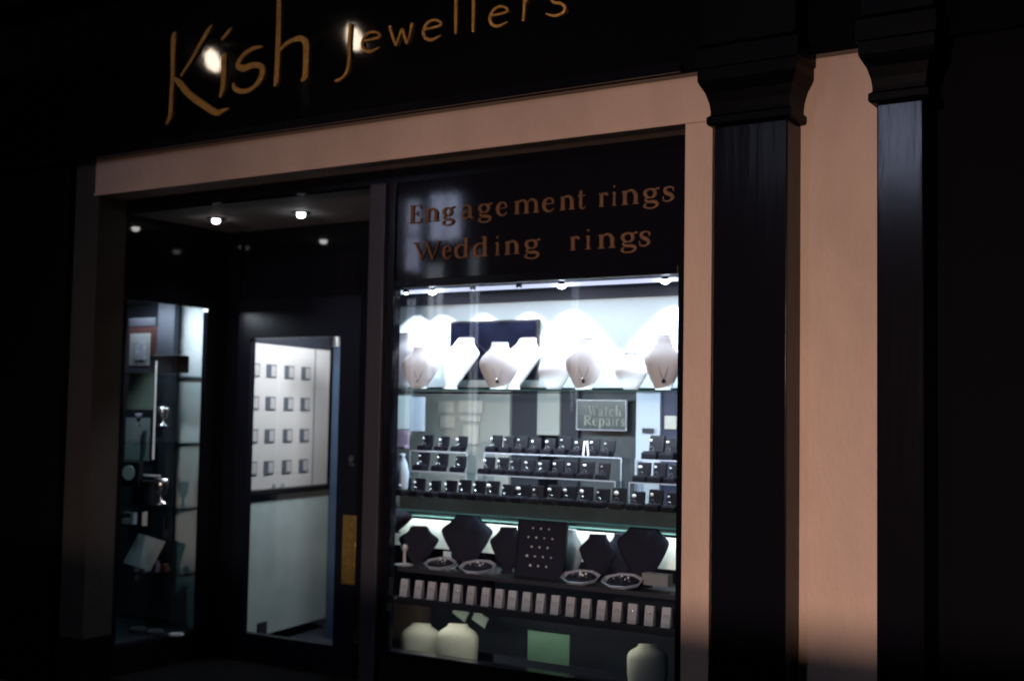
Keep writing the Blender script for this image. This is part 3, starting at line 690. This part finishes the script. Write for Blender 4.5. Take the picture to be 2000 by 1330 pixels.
# white stand left and card blocks
p = P(784,1128,.36)
o = MB().cyl((0,0,0),(0,0,.004),.05).cyl((0,0,.004),(0,0,.07),.009).ball((0,0,.085),.02).build("jewellery_stand", M['card'], loc=(p.x,.38,ZD+.0005), smooth=False)
tag(o,"small white post stand beside the window post on the lower deck","jewellery stand")
flat("card_stack",1254,1118,1304,1146,.37,M['greycard'],"stack of grey blue cards at the right end of the deck","card stack",t=.05)
flat("white_card",1270,997,1300,1022,.50,M['white'],"tilted bright white card hanging by the right jamb","card",t=.004)
flat("white_card",866,1076,880,1088,.56,M['white'],"small bright card behind the bust with reddish neck cap","card",t=.004)
# white ring stands / price tag row along the front edge
tagproto = None
TG = [(787,1146),(815,1150),(840,1153),(864,1156),(890,1159),(917,1163),(946,1166),(972,1169),(998,1172),(1026,1175),(1053,1178),(1082,1181),(1112,1184),(1142,1188),(1172,1191),(1203,1194),(1233,1198),(1266,1201),(1299,1205)]
ty = .27
ztag = P(1050,1197,ty).z
hz = P(1053,1160,ty).z-ztag
tag(MB().box((0,0,0),(gx1+3.75,.05,.03)).build("front_ledge", M['deck'], loc=(-3.75,.262,ztag-.031)),"dark front ledge along the row of white ring stands","ledge")
for i, (px, py) in enumerate(TG):
    pp_ = P(px, py, ty)
    if tagproto is None:
        r = empty("ring_stand","x","ring stand",(0,0,0))
        wv = .021
        mb = MB(); 
        vs = [mb.bm.verts.new(q) for q in ((-wv,0,.002),(wv,0,.002),(wv,.030,.002),(-wv,.030,.002),(-wv,.014,hz),(wv,.014,hz),(wv,.026,hz),(-wv,.026,hz))]
        for f in ((0,1,5,4),(1,2,6,5),(2,3,7,6),(3,0,4,7),(4,5,6,7),(3,2,1,0)): mb.bm.faces.new([vs[j] for j in f])
        mb.build("wedge", M['card'], r)
        MB().box((-wv-.002,-.006,0),(wv+.002,.032,.0018)).build("foot", M['boxblack'], r)
        MB().box((-.008,-.0005,hz*.12),(.008,.001,hz*.2)).build("price_label", M['white'], r)
        rg = MB()
        for k in range(12):
            t0=2*math.pi*k/12; t1=2*math.pi*(k+1)/12
            rg.cyl((.010*math.cos(t0),.003+.0045,hz*.55+.010*math.sin(t0)),(.010*math.cos(t1),.003+.0045,hz*.55+.010*math.sin(t1)),.0012,n=5)
        rg.build("ring_band", M['silver'], r)
        tagproto = r; o = r
    else: o = copy_tree(tagproto)
    o.location = (pp_.x, ty, ztag); o.rotation_euler = (0,0,random.uniform(-.05,.05))
    o["label"] = f"{ORD[i]} small white ring stand from the window post along the front ledge"; o["group"] = "white ring stands along the front ledge"
# bottom level
ZB = zsill+.0
CG = "cream busts on the bottom level"
tag(MB().box((0,0,0),(gx1+3.76,.5,.02)).build("bottom_shelf", M['deck'], loc=(-3.76,.27,P(855,1338,.40).z-.021)),"dark bottom board of the display window","board")
bust(819,1217,1338,66,.40,None,M['cream'],"left of the two cream busts at the bottom of the window",group=CG,dep=.11,lean=.05,sharp='torso')
bust(891,1218,1338,68,.40,None,M['cream'],"right of the two cream busts at the bottom of the window",group=CG,dep=.11,lean=.05,sharp='torso')
bust(1264,1258,1375,72,.40,None,M['cream'],"dim cream bust alone at the bottom right of the window",group=CG,dep=.11,lean=.05,sharp='torso')
flat("green_card",1031,1230,1111,1300,.42,M['green'],"square pale green card at the bottom of the window","card",t=.006)
flat("brown_carton",762,1166,817,1252,.55,M['brown'],"brown carton behind the cream busts beside the window post","carton",t=.1)
flat("lower_partition",752,1160,1340,1330,.72,M['interiordk'],"dark back of the bottom level","panel",t=.02)
for (px,py,a_,lb) in ((900,1196,.5,"left folded pale leaflet above the right cream bust"),(938,1208,.45,"right folded pale leaflet above the right cream bust")):
    q = P(px,py,.5)
    tag(MB().obox((0,0,0),(.085,.004,.055),(0,a_,0)).obox((.01,-.004,.004),(.07,.003,.04),(.2,a_+.3,0)).build("leaflet", M['leaf'], loc=q),lb,"leaflet","folded leaflets at the bottom of the window")
area('bottom_fill', (-3.1,.30,ztag-.04), (-3.1,.42,.40), .95, (1,.96,.80), 1.2, .03)  # unseen fill added below the ledge to bring up the cream busts
# ================================================================== INSIDE THE DOOR
a0 = Vector((-5.83,1.26,0)); a1 = Vector((-6.02,2.32,0))
dv = (a1-a0); L = dv.length; ang = math.atan2(dv.y, dv.x)
ztp, zbt = 2.045, 1.07
cab = empty("display_cabinet","tall cabinet inside the door with lit cream ring card panel over grey base","display cabinet",(a0.x,a0.y,0),ang)
# local x runs along the wall, local -y faces the viewer side
MB().box((-.09,0,zbt),(L,.03,ztp)).build("card_panel", M['creampanel'], cab)
MB().box((-.09,-.02,.1),(L,.03,zbt-.03)).build("base_panel", M['lowerpanel'], cab)
MB().box((-.09,-.05,zbt-.03),(L,.03,zbt-.002)).build("ledge", M['frame'], cab)
MB().box((-.09,-.004,ztp+.001),(L,.03,ztp+.12)).build("top_board", M['interiordk'], cab)
MB().box((L*.80,-.006,zbt+.003),(L*.812,-.0005,ztp)).build("divider", M['greycard'], cab)
for iz, (zf) in enumerate((.815,.59,.365,.145)):
    for ix, fx in enumerate((.05,.235,.44,.64)):
        z = zbt+zf*(ztp-zbt); xx = fx*L
        c = MB().box((xx,-.006,z-.045),(xx+.115,-.0005,z+.045)).build("ring_photo", M['cardpat'], cab)
        MB().box((xx+.05,-.008,z-.036),(xx+.105,-.0065,z+.036)).build("photo_highlight", M['cardpat2'], c)
for fx in (.33,.43):
    MB().cyl((fx*L,-.02,zbt),(fx*L,-.02,zbt+.03),.014,.008,n=10).build("knob", M['greycard'], cab)
area("door_cabinet_light",(-5.15,1.75,2.45),(-5.90,1.75,1.3),27,(.97,.98,1),.7,.2)
flat("end_post",652,660,668,1290,2.0,mat("blue_glass_edge",(.05,.09,.17),.3),"narrow blue grey post at the end of the cabinet","post",t=.03)
# lamp at the head of the cabinet
q = P(655,672,1.9)
tag(MB().cyl((0,0,-.02),(0,0,.06),.05,.03).build("spot_fitting", M['frame'], loc=q),"small dark spot fitting at the head of the door glass","spot lamp")
tag(MB().obox((0,0,.08),(.16,.12,.16),(0,0,.3),.01).build("waste_bin", M['interiordk'], loc=(P(492,1265,1.5).x,1.5,.03)),"small dark bin on the floor inside the door","bin")

# ================================================================== SIDE CABINET (left of the entrance)
sx0, sx1 = -7.4, -5.9
part("case_back", MB().box((-6.33,1.0,.2),(-5.91,1.02,2.3)), M['cabinet'])
part("case_side", MB().box((-7.4,1.03,.2),(-6.34,1.05,2.3)), M['interiordk'])
for i,(py,lb) in enumerate(((735,"top"),(862,"second"),(987,"third"),(1113,"lowest"))):
    z = P(365,py,.98).z
    tag(MB().box((-7.2,.34,z-.008),(-5.91,.998,z)).build("case_shelf", M['shelfglass'], loc=(0,0,0)), f"{lb} glass shelf in the dim case left of the entrance","shelf","shelves in the dim side case")
    tag(MB().box((-6.33,.99,z-.02),(-5.91,.999,z-.0085)).build("shelf_rail", M['interiordk']), f"dark rail under the {lb} shelf of the dim side case","rail","rails in the dim side case")
tag(MB().box((0,0,0),(1.5,.7,.02)).build("case_floor", M['deck'], loc=(-7.4,.3,.19)),"dark floor of the dim side case","board")
def cpos(px, py, y): return P(px, py, y)
cy = .80
q = cpos(300,695,cy); q2 = cpos(342,720,cy)
part("case_post", MB().box((cpos(306,700,.9).x,.9,.2),(cpos(338,700,.9).x,.94,2.3)), M['interiordk'])
tag(MB().box((0,0,0),(cpos(345,700,.7).x-cpos(292,700,.7).x,.1,.11),bev=.006).build("black_case", M['frame'], loc=cpos(292,728,.7)),"black square case high in the dim side case","case")
A = cpos(306,705,.6); B = cpos(299,897,.6)
tag(MB().cyl(A,B,.006,n=10).build("thin_tube", M['tube_dim']),"thin pale tube slanting down the dim side case","tube")
fx = empty("framed_picture","small faded picture in a red brown frame, top left of the side case","picture",cpos(254,718,.75))
def fl2(name, a, b, m, par, dy, t=.01):
    A = cpos(*a,.75); B = cpos(*b,.75); return world_child(MB().box((A.x,.75+dy,B.z),(B.x,.75+dy+t,A.z)).build(name, m), par)
fl2("frame",(252,640),(303,718),M['redframe'],fx,0)
fl2("picture",(255,652),(292,714),M['greycard'],fx,-.004,.003)
fl2("image",(266,668),(284,703),M['picture'],fx,-.007,.002)
flat("notice_card",252,622,303,636,.76,M['deck'],"grey strip card above the framed picture","card",t=.006)
flat("notice_card",250,728,298,800,.78,mat("olive_card",(.16,.18,.15),.8,vary=.2),"dull olive card below the framed picture","card",t=.006)
flat("notice_card",246,815,290,900,.78,M['greycard'],"tall grey card in the middle of the side case","card",t=.006)
# silver cup and model on shelves
def vase(px, py, y, s, m, label, cat, name):
    q = cpos(px, py, y)
    prof = ((0,.5),(.06,.5),(.12,.15),(.35,.12),(.45,.35),(.7,.5),(1,.55))
    o = MB().loft([[(math.cos(t*math.pi/8)*w_*s*.5, math.sin(t*math.pi/8)*w_*s*.5, z*s) for t in range(16)] for z, w_ in prof]).build(name, m, loc=q, smooth=True)
    return tag(o, label, cat)
vase(318,832,.7,.12,M['silver'],"small silver cup behind the thin tube","cup","silver_cup")
vase(270,832,.7,.08,M['purple'],"small purple goblet left of the silver cup","goblet","goblet")
vase(314,985,.65,.16,M['steel'],"tall steel cup on the third shelf of the side case","cup","silver_cup")
def clock(px, py, y, s, label):
    q = cpos(px, py, y); r = empty("mantel_clock", label, "clock", q, .2)
    MB().box((-s*.5,-.02,0),(s*.5,.03,s*1.1),bev=.006).build("clock_case", M['frame'], r)
    MB().cyl((0,-.026,s*.62),(0,-.0205,s*.62),s*.33,n=24).build("clock_face", M['card'], r)
clock(255,950,.6,.14,"dark mantel clock at the left of the third shelf")
tag(MB().obox((0,0,.075),(.16,.08,.15),(0,0,.2),.005).build("jewel_case", M['velvet'], loc=cpos(286,985,.7)),"dark upright jewel case with pale rim on the third shelf","jewel case")
tag(MB().obox((0,0,0),(.17,.02,.01),(0,0,.2)).build("pale_strip", M['card'], loc=cpos(290,928,.66)),"pale strip lying on the dark jewel case","strip")
q = cpos(255,1022,.55)
tag(MB().box((0,0,0),(.10,.03,.03)).box((0,0,.07),(.10,.03,.085)).box((.075,0,.03),(.10,.03,.07)).build("silver_bracket", M['card'], loc=cpos(238,1022,.55)),"pale square bracket ornament low in the side case","ornament")
tag(MB().box((0,0,0),(.025,.02,.085)).build("white_bar", M['card'], loc=cpos(277,1026,.55)),"short pale upright bar beside the bracket ornament","ornament")
tag(MB().obox((0,0,0),(.20,.01,.20),(-.5,.2,.2)).build("leaning_tray", M['greycard'], loc=cpos(282,1078,.6)),"grey tray leaning low in the side case","tray")
for i,(px,c_,lb) in enumerate(((262,'purple',"purple trinket left of the pale blue box"),(281,'bluewhite',"pale blue trinket box on the lowest shelf"),(303,'purple',"small plum trinket right of the pale blue box"),(322,'redframe',"red brown trinket at the right end of the lowest shelf"))):
    q = cpos(px,1117,.66)
    tag(MB().box((-.025,-.02,0),(.025,.02,.03+.012*(i%3)),bev=.006).box((-.02,-.015,.031+.012*(i%3)),(.02,.015,.05+.012*(i%3)),bev=.005).build("trinket_box", M[c_], loc=q),lb,"trinket box","trinkets on the lowest shelf of the side case")
for i,(px,py,lb) in enumerate(((270,1222,"left silver bracelet on the side case floor"),(305,1212,"middle silver bracelet on the side case floor"),(345,1208,"right silver bracelet on the side case floor"))):
    q = cpos(px,py,.7); mb = MB()
    for k in range(16):
        t0=2*math.pi*k/16; t1=2*math.pi*(k+1)/16
        mb.cyl((.045*math.cos(t0),.04*math.sin(t0),.012),(.045*math.cos(t1),.04*math.sin(t1),.012),.008,n=6)
    tag(mb.build("bracelet", M['silver'], loc=(q.x,q.y,.215), smooth=True),lb,"bracelet","bracelets in the side case")
area("side_case_light",(-6.12,.72,2.26),(-6.1,1.0,1.0),9,(.82,.93,1),.5,.1)

spot("side_case_fill",(-6.0,.36,2.21),(-6.13,1.0,.7),16,(.85,.95,1),62,.8,.02)  # hidden extra fill added to lighten the back of the case
# ================================================================== ACROSS THE STREET (seen only in reflections)
opp = empty("terrace_building","dark brick terrace across the road with a few lit windows","building",(-6,-12.3,0))
world_child(MB().box((-26,-13,0),(14,-12.3,9)).build("wall", M['brick']), opp)
def litwin(x0,z0,x1,z1,m):
    w_ = world_child(MB().box((x0-.08,-12.3,z0-.08),(x1+.08,-12.24,z1+.08)).build("window", M['frame']), opp)
    g = MB().box((x0,-12.236,z0),(x1,-12.232,z1))
    o = g.build("pane", m); o.parent = w_
    b = MB()
    b.box(((x0+x1)/2-.02,-12.231,z0),((x0+x1)/2+.02,-12.22,z1)).box((x0,-12.231,(z0+z1)/2-.02),(x1,-12.22,(z0+z1)/2+.02))
    b.build("glazing_bar", M['frame']).parent = w_
litwin(-4.75,4.8,-4.1,6.0,M['win_blue'])
litwin(-6.3,5.0,-5.9,5.9,M['win_cool'])
litwin(-13.3,4.1,-13.02,5.35,M['win_cool'])
litwin(-12.75,4.6,-12.15,5.4,M['win_cool'])
litwin(-12.8,2.2,-12.5,4.2,M['win_dim'])
litwin(-13.25,1.2,-13.1,3.6,M['win_dim'])
litwin(-11.9,.9,-11.75,4.4,M['win_dim'])
litwin(-9.9,1.6,-9.8,3.8,M['win_dim'])
litwin(-1.2,.6,1.2,2.4,M['win_warm'])
# twin street lamp
lamp = empty("street_lamp","twin headed street lamp across the road","street lamp",(-12.9,-9.6,0))
world_child(MB().cyl((-12.9,-9.6,0),(-12.9,-9.6,7.4),.07,.045).cyl((-12.9,-9.6,7.3),(-14.33,-9,7.35),.03).cyl((-12.9,-9.6,7.3),(-11.45,-9,7.28),.03).build("post", M['frame']), lamp)
for x_, z_ in ((-14.33,7.07),(-11.45,7.0)):
    h_ = world_child(MB().cyl((x_,-9,z_+.19),(x_,-9,z_+.34),.11,.03).build("lamp_head", M['frame']), lamp)
    b = MB().loft([[(x_+.12*math.sin(t_)*math.cos(u*math.pi/8)+(.19*math.cos(t_)*-.3), -9+.12*math.sin(t_)*math.sin(u*math.pi/8), z_+.19*math.cos(t_)) for u in range(16)] for t_ in [math.pi*(j+.3)/8.6 for j in range(9)]]).build("lamp_glass", M['street_on'], smooth=True)
    b.parent = h_

# unseen van added behind the photographer, to shade the foot of the shopfront
van = empty("added_shade_van","unseen dark van added behind the photographer to shade the foot of the shopfront","van",(-2.2,-6.4,-.14))
vz = 1.80
def vbody(dy): return [(-6.2,dy,.25),(1.9,dy,.25),(2.3,dy,.75),(1.6,dy,.98),(1.05,dy,1.60),(.8,dy,vz),(-6.1,dy,vz),(-6.25,dy,1.5)]
world_child(MB().loft([vbody(-6.95),vbody(-5.75)]).build("body", M['frame']), van)
world_child(MB().obox((1.33,-6.35,1.28),(.02,1.05,.60),(0,-.72,0)).build("windscreen", M['darkdisp']), van)
for x_ in (-5.2, 1.1):
    for y_ in (-6.93, -5.77):
        w_ = world_child(MB().cyl((x_,y_-.1,.19),(x_,y_+.1,.19),.33,n=28).build("wheel", M['asphalt']), van)
        h_ = MB().cyl((x_,y_-.105,.19),(x_,y_+.105,.19),.18,n=20).build("rim", M['steel']); h_.parent = w_
